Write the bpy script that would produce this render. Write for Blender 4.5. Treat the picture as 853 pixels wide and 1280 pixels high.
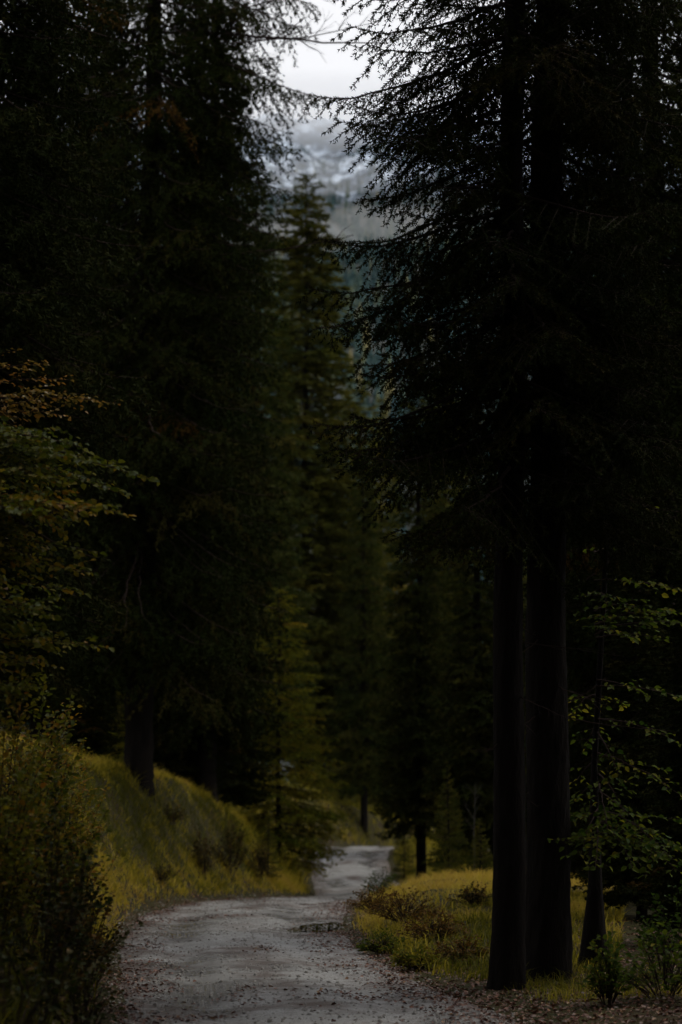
import bpy, math
import numpy as np
from math import radians, cos, sin, atan2, pi

sc = bpy.context.scene
for o in list(bpy.data.objects):
    bpy.data.objects.remove(o)

# ------------------------------------------------------------------ camera
F = 2400.0                      # focal length in pixels of the 853 x 1280 photograph
CAMZ = 1.6
PITCH = math.atan(390 / F)
cam = bpy.data.cameras.new("camera")
camo = bpy.data.objects.new("camera", cam)
sc.collection.objects.link(camo)
camo.location = (0, 0, CAMZ)
camo.rotation_euler = (pi / 2 + PITCH, 0, 0)
cam.sensor_fit = 'VERTICAL'
cam.sensor_height = 36
cam.lens = F / 1280 * 36
cam.clip_start = 0.1
cam.clip_end = 6000
cam.dof.use_dof = True
cam.dof.focus_distance = 20.5
cam.dof.aperture_fstop = 1.5
sc.camera = camo

# ------------------------------------------------------------------ sky
SUN_EL, SUN_AZ = 60.0, 52.0     # degrees; azimuth from +Y towards +X
w = bpy.data.worlds.new("World")
sc.world = w
w.use_nodes = True
nt = w.node_tree
nt.nodes.clear()
N, Lk = nt.nodes.new, nt.links.new
sky = N('ShaderNodeTexSky'); sky.sky_type = 'NISHITA'; sky.sun_disc = False
sky.sun_elevation = radians(SUN_EL); sky.sun_rotation = radians(SUN_AZ)
sky.air_density = 1.5; sky.dust_density = 3
geo = N('ShaderNodeNewGeometry')
cl = N('ShaderNodeTexNoise'); cl.inputs['Scale'].default_value = 2.2; cl.inputs['Detail'].default_value = 5
Lk(geo.outputs['Incoming'], cl.inputs['Vector'])
cr = N('ShaderNodeValToRGB')
cr.color_ramp.elements[0].position = .3; cr.color_ramp.elements[0].color = (13.6, 13.55, 13.9, 1)
cr.color_ramp.elements[1].position = .75; cr.color_ramp.elements[1].color = (15.0, 14.8, 15.0, 1)
Lk(cl.outputs['Fac'], cr.inputs['Fac'])
mx = N('ShaderNodeMix'); mx.data_type = 'RGBA'; mx.inputs[0].default_value = .9
Lk(sky.outputs['Color'], mx.inputs[6]); Lk(cr.outputs['Color'], mx.inputs[7])
bg = N('ShaderNodeBackground'); bg.inputs['Strength'].default_value = .1
Lk(mx.outputs[2], bg.inputs['Color'])
wo = N('ShaderNodeOutputWorld'); Lk(bg.outputs[0], wo.inputs['Surface'])

# ------------------------------------------------------------------ sun
sun = bpy.data.lights.new("sun", 'SUN')
suno = bpy.data.objects.new("sun", sun)
sc.collection.objects.link(suno)
sun.energy = 1.5; sun.angle = radians(14); sun.color = (1, .93, .80)
suno.rotation_euler = (radians(90 - SUN_EL), 0, radians(180 - SUN_AZ))
suno.location = (0, 20, 60)

sc.view_settings.view_transform = 'Standard'
sc.view_settings.look = 'None'
sc.view_settings.exposure = -.4
sc.view_settings.gamma = 1
sc.view_settings.use_curve_mapping = False
sc.render.engine = 'CYCLES'
cy = sc.cycles
cy.use_denoising = True
cy.max_bounces = 7; cy.diffuse_bounces = 2; cy.glossy_bounces = 2; cy.transmission_bounces = 3
cy.volume_bounces = 5
cy.use_adaptive_sampling = True; cy.adaptive_threshold = .03
cy.caustics_reflective = False; cy.caustics_refractive = False

# ------------------------------------------------------------------ helpers
fw = np.array([0, cos(PITCH), sin(PITCH)]); upv = np.array([0, -sin(PITCH), cos(PITCH)])
def at(u, v, Y):
    d = fw + np.array([(u - 426.5) / F, 0, 0]) - upv * (v - 640) / F
    return np.array([0, 0, CAMZ]) + d * (Y / d[1])

def link(o):
    sc.collection.objects.link(o); return o

def mesh(name, V, faces, mats, attrs=None, smooth=False, midx=None):
    """V (n,3); faces: list of int arrays (m,k); attrs {name: per vertex floats}"""
    me = bpy.data.meshes.new(name)
    V = np.ascontiguousarray(V, dtype=np.float32)
    faces = [f for f in faces if len(f)]
    me.vertices.add(len(V)); me.vertices.foreach_set('co', V.ravel())
    loops = np.concatenate([np.asarray(f, dtype=np.int32).ravel() for f in faces])
    tot = np.concatenate([np.full(len(f), f.shape[1], dtype=np.int32) for f in faces])
    start = np.concatenate([[0], np.cumsum(tot)[:-1]]).astype(np.int32)
    me.loops.add(len(loops)); me.loops.foreach_set('vertex_index', loops)
    me.polygons.add(len(tot)); me.polygons.foreach_set('loop_start', start)
    if midx is not None:
        me.polygons.foreach_set('material_index', np.asarray(midx, dtype=np.int32))
    if smooth:
        me.polygons.foreach_set('use_smooth', np.ones(len(tot), dtype=bool))
    me.update(calc_edges=True)
    for k, a in (attrs or {}).items():
        at_ = me.attributes.new(k, 'FLOAT', 'POINT')
        at_.data.foreach_set('value', np.asarray(a, dtype=np.float32))
    for m in (mats if isinstance(mats, (list, tuple)) else [mats]):
        me.materials.append(m)
    return me

def ob(name, me, parent=None, loc=None):
    o = link(bpy.data.objects.new(name, me))
    if parent is not None: o.parent = parent
    if loc is not None: o.location = loc
    return o

def thing(name, label, cat, loc=(0, 0, 0), rz=0, group=None, scale=1):
    o = link(bpy.data.objects.new(name, None))
    o.empty_display_size = .2
    o.location = loc; o.rotation_euler = (0, 0, rz)
    o.scale = (scale,) * 3 if not isinstance(scale, tuple) else scale
    return tag(o, label, cat, group)

def tag(o, label=None, cat=None, group=None, kind=None):
    if label: o['label'] = label
    if cat: o['category'] = cat
    if group: o['group'] = group
    if kind: o['kind'] = kind
    return o

def joinm(parts):
    """parts: list of (V, [faces...], attr or None) -> V, {k: faces}, attr"""
    Vs, As, fd, n = [], [], {}, 0
    for V, fs, a in parts:
        Vs.append(V); As.append(a if a is not None else np.zeros(len(V)))
        for f in fs:
            if len(f): fd.setdefault(f.shape[1], []).append(f + n)
        n += len(V)
    return np.concatenate(Vs), [np.concatenate(v) for v in fd.values()], np.concatenate(As)

def tube(P, R, n=6, cap=True):
    P = np.asarray(P, float); R = np.asarray(R, float)
    T = np.gradient(P, axis=0); T /= np.linalg.norm(T, axis=1)[:, None] + 1e-9
    ref = np.array([0.31, 0.12, 0.94]) if abs(T[0] @ np.array([0.31, .12, .94])) < .9 else np.array([1., 0, .1])
    A = np.cross(T, ref); A /= np.linalg.norm(A, axis=1)[:, None] + 1e-9
    B = np.cross(T, A)
    th = np.arange(n) * 2 * pi / n
    V = P[:, None] + R[:, None, None] * (A[:, None] * np.cos(th)[None, :, None] + B[:, None] * np.sin(th)[None, :, None])
    k = len(P)
    i = np.arange(k - 1)[:, None] * n; j = np.arange(n)[None]; j2 = (j + 1) % n
    f = np.stack([i + j, i + j2, i + n + j2, i + n + j], -1).reshape(-1, 4)
    return V.reshape(-1, 3), [f], None

def vnoise(x, y, seed=0):
    """cheap smooth value noise, vectorised"""
    xi = np.floor(x).astype(np.int64); yi = np.floor(y).astype(np.int64)
    fx = x - xi; fy = y - yi
    fx = fx * fx * (3 - 2 * fx); fy = fy * fy * (3 - 2 * fy)
    def h(a, b):
        q = np.sin(a * 127.1 + b * 311.7 + seed * 74.7) * 43758.5453
        return q - np.floor(q)
    return (h(xi, yi) * (1 - fx) + h(xi + 1, yi) * fx) * (1 - fy) + (h(xi, yi + 1) * (1 - fx) + h(xi + 1, yi + 1) * fx) * fy
def fbm(x, y, seed=0, oct=4):
    s = 0; a = .5; t = 0
    for k in range(oct):
        s = s + a * vnoise(x, y, seed + k); t += a; a *= .5; x = x * 2.03 + 11.3; y = y * 2.03 + 5.7
    return s / t - .5
def sstep(a, b, x):
    t = np.clip((x - a) / (b - a), 0, 1); return t * t * (3 - 2 * t)

# ------------------------------------------------------------------ materials
def newmat(name):
    m = bpy.data.materials.new(name); m.use_nodes = True
    m.node_tree.nodes.clear(); return m, m.node_tree.nodes.new, m.node_tree.links.new
def ramp(N, stops, interp='LINEAR'):
    r = N('ShaderNodeValToRGB'); e = r.color_ramp.elements
    r.color_ramp.interpolation = interp
    while len(e) < len(stops): e.new(.5)
    for q, (p, c) in zip(e, stops): q.position = p; q.color = (*c, 1)
    return r
def noise(N, L, scale, detail=4, vec=None, rough=.6):
    t = N('ShaderNodeTexNoise'); t.inputs['Scale'].default_value = scale; t.inputs['Detail'].default_value = detail
    t.inputs['Roughness'].default_value = rough
    if vec is not None: L(vec, t.inputs['Vector'])
    return t
def leafmat(name, stops, rough=.5, trans=.35, spec=.4):
    m, N, L = newmat(name)
    a = N('ShaderNodeAttribute'); a.attribute_name = 'tint'
    oi = N('ShaderNodeObjectInfo')
    ad = N('ShaderNodeMath'); ad.operation = 'MULTIPLY_ADD'; ad.inputs[1].default_value = .16; 
    L(oi.outputs['Random'], ad.inputs[0]); L(a.outputs['Fac'], ad.inputs[2])
    sb = N('ShaderNodeMath'); sb.operation = 'SUBTRACT'; sb.inputs[1].default_value = .08; L(ad.outputs[0], sb.inputs[0])
    r = ramp(N, stops); L(sb.outputs[0], r.inputs['Fac'])
    p = N('ShaderNodeBsdfPrincipled'); L(r.outputs['Color'], p.inputs['Base Color'])
    p.inputs['Roughness'].default_value = rough; p.inputs['Specular IOR Level'].default_value = spec
    t = N('ShaderNodeBsdfTranslucent'); L(r.outputs['Color'], t.inputs['Color'])
    x = N('ShaderNodeMixShader'); x.inputs[0].default_value = trans
    L(p.outputs[0], x.inputs[1]); L(t.outputs[0], x.inputs[2])
    o = N('ShaderNodeOutputMaterial'); L(x.outputs[0], o.inputs['Surface'])
    return m
M = {}
M['needle_dark'] = leafmat('needle_dark', [(0, (.007, .011, .002)), (.6, (.015, .018, .0035)), (.85, (.034, .025, .006)), (1, (.06, .03, .007))], .8, .15, .02)
M['needle_olive'] = leafmat('needle_olive', [(0, (.035, .045, .008)), (.6, (.085, .080, .013)), (1, (.14, .105, .018))], .8, .3, .03)
M['needle_mid'] = leafmat('needle_mid', [(0, (.016, .025, .005)), (.6, (.036, .041, .008)), (1, (.075, .062, .012))], .8, .25, .03)
M['needle_yellow'] = leafmat('needle_yellow', [(0, (.05, .07, .008)), (.5, (.135, .13, .012)), (1, (.25, .17, .018))], .8, .35, .03)
M['leaf_beech'] = leafmat('leaf_beech', [(0, (.045, .065, .006)), (.45, (.14, .135, .010)), (.75, (.24, .15, .012)), (1, (.26, .09, .012))], .5, .4, .12)
M['leaf_maple'] = leafmat('leaf_maple', [(0, (.025, .05, .006)), (.6, (.075, .095, .009)), (1, (.19, .15, .012))], .6, .45, .05)
M['leaf_amber'] = leafmat('leaf_amber', [(0, (.10, .08, .016)), (.5, (.22, .13, .02)), (1, (.26, .11, .02))], .4, .4, .4)
M['leaf_herb'] = leafmat('leaf_herb', [(0, (.012, .02, .003)), (.4, (.035, .032, .005)), (.75, (.11, .055, .011)), (1, (.19, .10, .018))], .6, .3, .08)
M['grass'] = leafmat('grass', [(0, (.04, .05, .006)), (.35, (.15, .135, .011)), (.65, (.44, .34, .030)), (1, (.40, .26, .05))], .65, .4, .1)
M['litter'] = leafmat('litter', [(0, (.04, .018, .012)), (.5, (.11, .045, .028)), (.8, (.19, .08, .045)), (1, (.26, .17, .06))], .5, .1, .3)

def barkmat(name, c0, c1, scale=6):
    m, N, L = newmat(name)
    tc = N('ShaderNodeTexCoord'); mp = N('ShaderNodeMapping'); mp.inputs['Scale'].default_value = (1, 1, .28)
    L(tc.outputs['Object'], mp.inputs['Vector'])
    v = N('ShaderNodeTexVoronoi'); v.inputs['Scale'].default_value = scale * 3; v.feature = 'DISTANCE_TO_EDGE'
    n = noise(N, L, scale, 6, mp.outputs[0]); 
    mixv = N('ShaderNodeMix'); mixv.data_type = 'VECTOR'; mixv.inputs[0].default_value = .25
    L(mp.outputs[0], mixv.inputs[4]); L(n.outputs['Color'], mixv.inputs[5]); L(mixv.outputs[1], v.inputs['Vector'])
    r = ramp(N, [(.25, c0), (.75, c1)]); L(n.outputs['Fac'], r.inputs['Fac'])
    p = N('ShaderNodeBsdfPrincipled'); L(r.outputs['Color'], p.inputs['Base Color']); p.inputs['Roughness'].default_value = .95
    p.inputs['Specular IOR Level'].default_value = .05
    b = N('ShaderNodeBump'); b.inputs['Strength'].default_value = .9; b.inputs['Distance'].default_value = .02
    L(v.outputs['Distance'], b.inputs['Height']); L(b.outputs[0], p.inputs['Normal'])
    o = N('ShaderNodeOutputMaterial'); L(p.outputs[0], o.inputs['Surface'])
    return m
M['bark'] = barkmat('bark', (.005, .0042, .0036), (.014, .011, .009))
M['bark_grey'] = barkmat('bark_grey', (.03, .027, .022), (.075, .068, .058))
M['twig'] = barkmat('twig', (.03, .02, .018), (.06, .042, .036), 20)

def groundmat():
    m, N, L = newmat('forest_floor')
    tc = N('ShaderNodeTexCoord')
    n1 = noise(N, L, .9, 6, tc.outputs['Object']); n2 = noise(N, L, 14, 6, tc.outputs['Object'])
    r1 = ramp(N, [(.3, (.018, .022, .008)), (.5, (.045, .04, .016)), (.7, (.035, .022, .014))]); L(n1.outputs['Fac'], r1.inputs['Fac'])
    r2 = ramp(N, [(.3, (.35, .35, .35)), (.7, (1.25, 1.2, 1.1))]); L(n2.outputs['Fac'], r2.inputs['Fac'])
    mu = N('ShaderNodeMix'); mu.data_type = 'RGBA'; mu.blend_type = 'MULTIPLY'; mu.inputs[0].default_value = 1
    L(r1.outputs['Color'], mu.inputs[6]); L(r2.outputs['Color'], mu.inputs[7])
    p = N('ShaderNodeBsdfPrincipled'); L(mu.outputs[2], p.inputs['Base Color']); p.inputs['Roughness'].default_value = .95; p.inputs['Specular IOR Level'].default_value = .08
    b = N('ShaderNodeBump'); b.inputs['Strength'].default_value = .8; b.inputs['Distance'].default_value = .05
    L(n2.outputs['Fac'], b.inputs['Height']); L(b.outputs[0], p.inputs['Normal'])
    o = N('ShaderNodeOutputMaterial'); L(p.outputs[0], o.inputs['Surface'])
    return m
M['ground'] = groundmat()

def roadmat():
    m, N, L = newmat('wet_gravel')
    tc = N('ShaderNodeTexCoord'); V = tc.outputs['Object']
    e = N('ShaderNodeAttribute'); e.attribute_name = 'edge'
    big = noise(N, L, .55, 5, V); mid = noise(N, L, 3.2, 6, V); fine = noise(N, L, 60, 4, V)
    vor = N('ShaderNodeTexVoronoi'); vor.inputs['Scale'].default_value = 38; L(V, vor.inputs['Vector'])
    grav = ramp(N, [(.3, (.05, .049, .046)), (.5, (.185, .182, .175)), (.7, (.42, .415, .40))])
    L(fine.outputs['Fac'], grav.inputs['Fac'])
    dirt = ramp(N, [(.2, (.03, .02, .014)), (.8, (.085, .055, .04))]); L(fine.outputs['Fac'], dirt.inputs['Fac'])
    # dirt where the two larger noises and the road edge say so
    s = N('ShaderNodeMath'); s.operation = 'MULTIPLY_ADD'; s.inputs[1].default_value = .75
    L(mid.outputs['Fac'], s.inputs[0]); L(big.outputs['Fac'], s.inputs[2])
    s2 = N('ShaderNodeMath'); s2.operation = 'MULTIPLY_ADD'; s2.inputs[1].default_value = .34
    L(e.outputs['Fac'], s2.inputs[0]); L(s.outputs[0], s2.inputs[2])
    dm = ramp(N, [(.9, (0, 0, 0)), (1.0, (1, 1, 1))]); 
    mr = N('ShaderNodeMapRange'); mr.inputs['From Min'].default_value = .88; mr.inputs['From Max'].default_value = 1.12
    L(s2.outputs[0], mr.inputs['Value'])
    mc = N('ShaderNodeMix'); mc.data_type = 'RGBA'; L(mr.outputs[0], mc.inputs[0])
    L(grav.outputs['Color'], mc.inputs[6]); L(dirt.outputs['Color'], mc.inputs[7])
    # damp patches are glossier
    wet = ramp(N, [(.42, (.34, .34, .34)), (.62, (.75, .75, .75))]); 
    wn = noise(N, L, .9, 5, V); L(wn.outputs['Fac'], wet.inputs['Fac'])
    wa = N('ShaderNodeAttribute'); wa.attribute_name = 'wet'
    dk = N('ShaderNodeMix'); dk.data_type = 'RGBA'; dk.blend_type = 'MULTIPLY'; dk.inputs[7].default_value = (.42, .40, .38, 1)
    L(wa.outputs['Fac'], dk.inputs[0]); L(mc.outputs[2], dk.inputs[6])
    rg = N('ShaderNodeMath'); rg.operation = 'MULTIPLY_ADD'; rg.inputs[1].default_value = -.38; rg.use_clamp = True
    L(wa.outputs['Fac'], rg.inputs[0]); L(wet.outputs['Color'], rg.inputs[2])
    p = N('ShaderNodeBsdfPrincipled'); L(dk.outputs[2], p.inputs['Base Color']); L(rg.outputs[0], p.inputs['Roughness'])
    p.inputs['Specular IOR Level'].default_value = .5
    ad = N('ShaderNodeMath'); ad.operation = 'ADD'; L(vor.outputs['Distance'], ad.inputs[0]); L(fine.outputs['Fac'], ad.inputs[1])
    b = N('ShaderNodeBump'); b.inputs['Strength'].default_value = .55; b.inputs['Distance'].default_value = .02
    L(ad.outputs[0], b.inputs['Height']); L(b.outputs[0], p.inputs['Normal'])
    o = N('ShaderNodeOutputMaterial'); L(p.outputs[0], o.inputs['Surface'])
    return m
M['road'] = roadmat()

def simple(name, col, rough=.6, spec=.5):
    m, N, L = newmat(name)
    tc = N('ShaderNodeTexCoord'); n = noise(N, L, 25, 4, tc.outputs['Object'])
    r = ramp(N, [(.3, tuple(c * .6 for c in col)), (.7, tuple(c * 1.25 for c in col))]); L(n.outputs['Fac'], r.inputs['Fac'])
    p = N('ShaderNodeBsdfPrincipled'); L(r.outputs['Color'], p.inputs['Base Color'])
    p.inputs['Roughness'].default_value = rough; p.inputs['Specular IOR Level'].default_value = spec
    o = N('ShaderNodeOutputMaterial'); L(p.outputs[0], o.inputs['Surface'])
    return m
M['pebble'] = simple('pebble', (.17, .16, .145), .55)
M['water'] = simple('puddle_water', (.012, .011, .009), .04, .6)
M['far_needle'] = leafmat('far_needle', [(0, (.012, .030, .032)), (.55, (.026, .055, .050)), (.8, (.075, .09, .045)), (1, (.15, .125, .045))], .8, .1, .1)  # blue-green needle colour stands in for haze over the far trees

def mountainmat():
    m, N, L = newmat('snow_dusted_rock')
    tc = N('ShaderNodeTexCoord'); V = tc.outputs['Object']
    n1 = noise(N, L, .09, 8, V, .7); n2 = noise(N, L, .02, 5, V)
    g = N('ShaderNodeSeparateXYZ'); L(V, g.inputs[0])
    hz = N('ShaderNodeMapRange'); hz.inputs['From Min'].default_value = 360; hz.inputs['From Max'].default_value = 430
    hz.inputs['To Min'].default_value = -.3; hz.inputs['To Max'].default_value = .0; L(g.outputs['Z'], hz.inputs['Value'])
    a = N('ShaderNodeMath'); a.operation = 'MULTIPLY_ADD'; a.inputs[1].default_value = .45
    L(n2.outputs['Fac'], a.inputs[0]); L(n1.outputs['Fac'], a.inputs[2])
    a2 = N('ShaderNodeMath'); a2.operation = 'ADD'; L(a.outputs[0], a2.inputs[0]); L(hz.outputs[0], a2.inputs[1])
    r = ramp(N, [(.50, (.012, .017, .010)), (.62, (.03, .045, .06)), (.72, (.09, .12, .17)), (.78, (.42, .50, .60)), (.92, (.74, .80, .88))]); L(a2.outputs[0], r.inputs['Fac'])  # rock and snow tinted blue in place of thicker haze
    p = N('ShaderNodeBsdfPrincipled'); L(r.outputs['Color'], p.inputs['Base Color']); p.inputs['Roughness'].default_value = .85
    o = N('ShaderNodeOutputMaterial'); L(p.outputs[0], o.inputs['Surface'])
    return m
M['mountain'] = mountainmat()

def volmat(name, dens, col, aniso=.2):
    m, N, L = newmat(name)
    v = N('ShaderNodeVolumePrincipled'); v.inputs['Density'].default_value = dens; v.inputs['Color'].default_value = (*col, 1)
    v.inputs['Anisotropy'].default_value = aniso
    o = N('ShaderNodeOutputMaterial'); L(v.outputs[0], o.inputs['Volume'])
    return m

# ------------------------------------------------------------------ road line and terrain
cY = np.array([-60, 0, 15, 20, 25, 30, 35, 40, 45, 50, 55, 62, 70, 78, 85, 90, 95, 100, 108, 118, 135])
cX = np.array([1.5, .3, .0, -.72, -1.28, -1.62, -1.80, -1.50, -.75, .15, .72, .72, .42, .30, .42, .95, 2.0, 3.6, 7.2, 13, 24])
cZ = np.array([0, 0, 0, 0, 0, 0, 0, -.01, -.12, -.26, -.42, -.60, -.40, .08, .48, .56, .46, .1, -.8, -2.2, -5])
cW = np.array([1.7, 1.7, 1.65, 1.6, 1.6, 1.7, 1.9, 1.75, 1.6, 1.55, 1.6, 1.6, 1.55, 1.6, 1.7, 1.7, 1.6, 1.6, 1.6, 1.6, 1.6])
t = np.linspace(-60, 135, 1400)
def sm(a, k=31):
    q = np.interp(t, cY, a); ker = np.hanning(k + 2)[1:-1]; ker /= ker.sum()
    return np.convolve(np.pad(q, k // 2, mode='edge'), ker, mode='valid')
rX, rZ, rW = sm(cX), sm(cZ), sm(cW)
rP = np.stack([rX, t], 1)
rT = np.gradient(rP, axis=0); rT /= np.linalg.norm(rT, axis=1)[:, None]

bankY = np.array([-60, 5, 14, 20, 27, 33, 38, 43, 48, 53, 58, 64, 70, 80, 90, 100, 135])
bankH = np.array([1.2, 1.2, 1.0, 1.5, 2.4, 3.0, 3.05, 2.95, 2.8, 2.5, 2.2, 2.2, 2.6, 3.3, 3.1, 2.6, 2.5])
rbY = np.array([-60, 18, 22, 27, 33, 38, 43, 48, 56, 135])
rbH = np.array([0.05, .05, .12, .30, .42, .46, .45, .35, .4, .3])

def road_coords(x, y):
    n = len(x); dist = np.empty(n); idx = np.empty(n, int)
    rp = rP[::2]
    for a in range(0, n, 20000):
        b = slice(a, a + 20000)
        d2 = (x[b, None] - rp[None, :, 0]) ** 2 + (y[b, None] - rp[None, :, 1]) ** 2
        k = d2.argmin(1); idx[b] = np.minimum(k * 2, len(t) - 1); dist[b] = np.sqrt(d2[np.arange(len(k)), k])
    tx, ty = rT[idx].T
    side = np.sign((x - rX[idx]) * ty - (y - t[idx]) * tx)      # +1 right of the road
    return idx, dist, side

def height(x, y):
    idx, dist, side = road_coords(x, y)
    d = dist - rW[idx]; ys = t[idx]
    bh = np.interp(ys, bankY, bankH); rh = np.interp(ys, rbY, rbH)
    lump = fbm(x * .45, y * .45, 3) * .6 + fbm(x * 1.3, y * 1.3, 9) * .7 + fbm(x * 3.1, y * 3.1, 13) * .25
    dl = np.clip(d, 0, None)
    left = bh * (sstep(-.2, 2.5, d * (1 + .25 * fbm(x * .3, y * .3, 5)))) + .22 * np.clip(dl - 3, 0, 60) + .1 * np.clip(dl - 60, 0, 300)
    right = rh * sstep(.0, 1.7, d) - .16 * np.clip(dl - 5.5, 0, 30) - .28 * np.clip(dl - 12, 0, 60)
    z = rZ[idx] + np.where(side < 0, left, right)
    z = z + lump * sstep(.1, 2.2, d) * np.where(side < 0, .55, .3)
    z = z - .035 * sstep(.15, -.25, d)                           # bed of the road sits lower than its sheet
    z = z - .14 * np.clip(y - 112, 0, 220)
    return z, d, side, ys

gx = np.concatenate([-np.geomspace(420, 14.5, 26), np.arange(-14, 9.01, .22), np.geomspace(9.5, 420, 28)])
gy = np.concatenate([-np.geomspace(120, 5, 14), np.arange(-4, 60, .3), np.arange(60, 125, .6), np.geomspace(126, 460, 22)])
GX, GY = np.meshgrid(gx, gy)
gz, gd, gs, gys = height(GX.ravel(), GY.ravel())
GZ = gz.reshape(GX.shape); GD = gd.reshape(GX.shape); GS = gs.reshape(GX.shape)
def grid_faces(nr, nc):
    i = np.arange(nr - 1)[:, None] * nc; j = np.arange(nc - 1)[None]
    return np.stack([i + j, i + j + 1, i + nc + j + 1, i + nc + j], -1).reshape(-1, 4)
def sample(G, x, y):
    i = np.clip(np.searchsorted(gx, x) - 1, 0, len(gx) - 2); j = np.clip(np.searchsorted(gy, y) - 1, 0, len(gy) - 2)
    fx = (x - gx[i]) / (gx[i + 1] - gx[i]); fy = (y - gy[j]) / (gy[j + 1] - gy[j])
    return (G[j, i] * (1 - fx) + G[j, i + 1] * fx) * (1 - fy) + (G[j + 1, i] * (1 - fx) + G[j + 1, i + 1] * fx) * fy
def gz_at(x, y): return float(sample(GZ, np.array([x]), np.array([y]))[0])

g = ob('ground', mesh('ground', np.stack([GX.ravel(), GY.ravel(), GZ.ravel()], 1), [grid_faces(*GX.shape)], M['ground'], smooth=True))
tag(g, kind='structure', label='dark forest floor rising into a bank left of the track')

# road sheet: strip along the line
rows = np.where((t > -20) & (t < 128))[0][::2]
ts = np.linspace(-1.06, 1.06, 29)
RX = rX[rows][:, None] + ts[None] * rW[rows][:, None] * rT[rows][:, 1][:, None]
RY = t[rows][:, None] - ts[None] * rW[rows][:, None] * rT[rows][:, 0][:, None]
def road_h(X, Y, Tt, base):
    wob = 1 + .10 * fbm(Y * .6, X * 0 + np.sign(Tt) * 7, 21)
    crown = .045 * (1 - np.abs(Tt) ** 2)
    ruts = -.04 * np.exp(-((np.abs(Tt) - .48) / .16) ** 2)
    bump = .05 * fbm(X * 1.2, Y * 1.2, 31, 5)
    edge = -.05 * sstep(.92, 1.06, np.abs(Tt) * wob)
    return base + crown + ruts + bump + edge
TT = np.repeat(ts[None], len(rows), 0)
RZ = road_h(RX, RY, TT, rZ[rows][:, None])
# puddle hollows
PUD = [(at(402, 1153, 31.0), .33, .6)]
for P, a, b in PUD:
    q = ((RX - P[0]) / (a * 1.4)) ** 2 + ((RY - P[1]) / (b * 2.6)) ** 2
    RZ -= .07 * np.exp(-q * .9)
edge = np.abs(TT) ** 3 * .9 + .5 * fbm(RX * 1.5, RY * .7, 41) + .55 * np.exp(-(TT / .22) ** 2) * sstep(-.1, .15, fbm(RX * .8, RY * .35, 43))
wetm = sum(np.exp(-(((RX - P[0]) / (a * 1.9)) ** 2 + ((RY - P[1]) / (b * 3.2)) ** 2) * .8) for P, a, b in PUD)
wetm = np.clip(wetm + 1.0 * sstep(.0, .14, fbm(RX * .9, RY * .3, 47)) * np.exp(-((np.abs(TT) - .48) / .3) ** 2) + .12 * sstep(22, 14, RY), 0, 1)
road = ob('road', mesh('road', np.stack([RX.ravel(), RY.ravel(), RZ.ravel()], 1), [grid_faces(*RX.shape)], M['road'], {'edge': edge.ravel(), 'wet': wetm.ravel()}, smooth=True))
tag(road, kind='structure', label='wet grey gravel track winding into the forest')
def road_z(x, y):
    k = ((RX - x) ** 2 + (RY - y) ** 2).argmin(); return RZ.ravel()[k]
def on_ground(x, y):
    """surface height: the road sheet where there is one"""
    i, d, s = road_coords(x, y)
    z = sample(GZ, x, y)
    tt = np.clip(s * d / rW[i], -1.06, 1.06)
    zr = road_h(x, y, tt, rZ[i])
    return np.where(d < rW[i] * .98, np.maximum(z, zr), z), d - rW[i], s

for k, (P, a, b) in enumerate(PUD):
    rng = np.random.default_rng(50 + k)
    th = np.linspace(0, 2 * pi, 40, endpoint=False)
    rr = 1 + .22 * np.sin(th * 2 + k) + .16 * np.sin(th * 3 + 2 * k) + .08 * np.sin(th * 7 + k)
    V = np.stack([P[0] + a * rr * np.cos(th), P[1] + b * 2.2 * rr * np.sin(th), np.full(40, road_z(P[0], P[1]) + .05)], 1)
    V = np.concatenate([V, [[P[0], P[1], V[0, 2]]]])
    f = np.stack([np.arange(40), (np.arange(40) + 1) % 40, np.full(40, 40)], 1)
    tag(ob('puddle', mesh('puddle', V, [f], M['water'])), ['dark rain puddle in the middle of the track by the grass mound', 'shallow wet puddle near the left edge of the track', 'thin shallow puddle on the near track right of its middle'][k], kind='structure')

# ------------------------------------------------------------------ far hills
hx = np.linspace(-700, 700, 120); hy = np.concatenate([np.linspace(300, 1150, 110), np.linspace(1160, 2100, 150)])
HX, HY = np.meshgrid(hx, hy)
def hill_h(x, y):
    base = np.interp(y, [300, 420, 700, 1000, 1150, 1400, 1550, 1700, 2100], [-40, 10, 135, 296, 372, 515, 600, 640, 500])
    return base + 70 * fbm(x * .004, y * .004, 61) + 20 * fbm(x * .02, y * .02, 63) * sstep(300, 700, y) + (60 * fbm(x * .018, y * .01, 67, 5)) * sstep(1000, 1250, y)
HZ = hill_h(HX, HY)
nf = 110
hv = np.stack([HX.ravel(), HY.ravel(), HZ.ravel()], 1)
nc = len(hx)
tag(ob('mountain', mesh('mountain', hv, [grid_faces(*HX.shape)], M['mountain'], smooth=True)), 'grey mountain dusted with snow beyond the valley', kind='structure')

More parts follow.
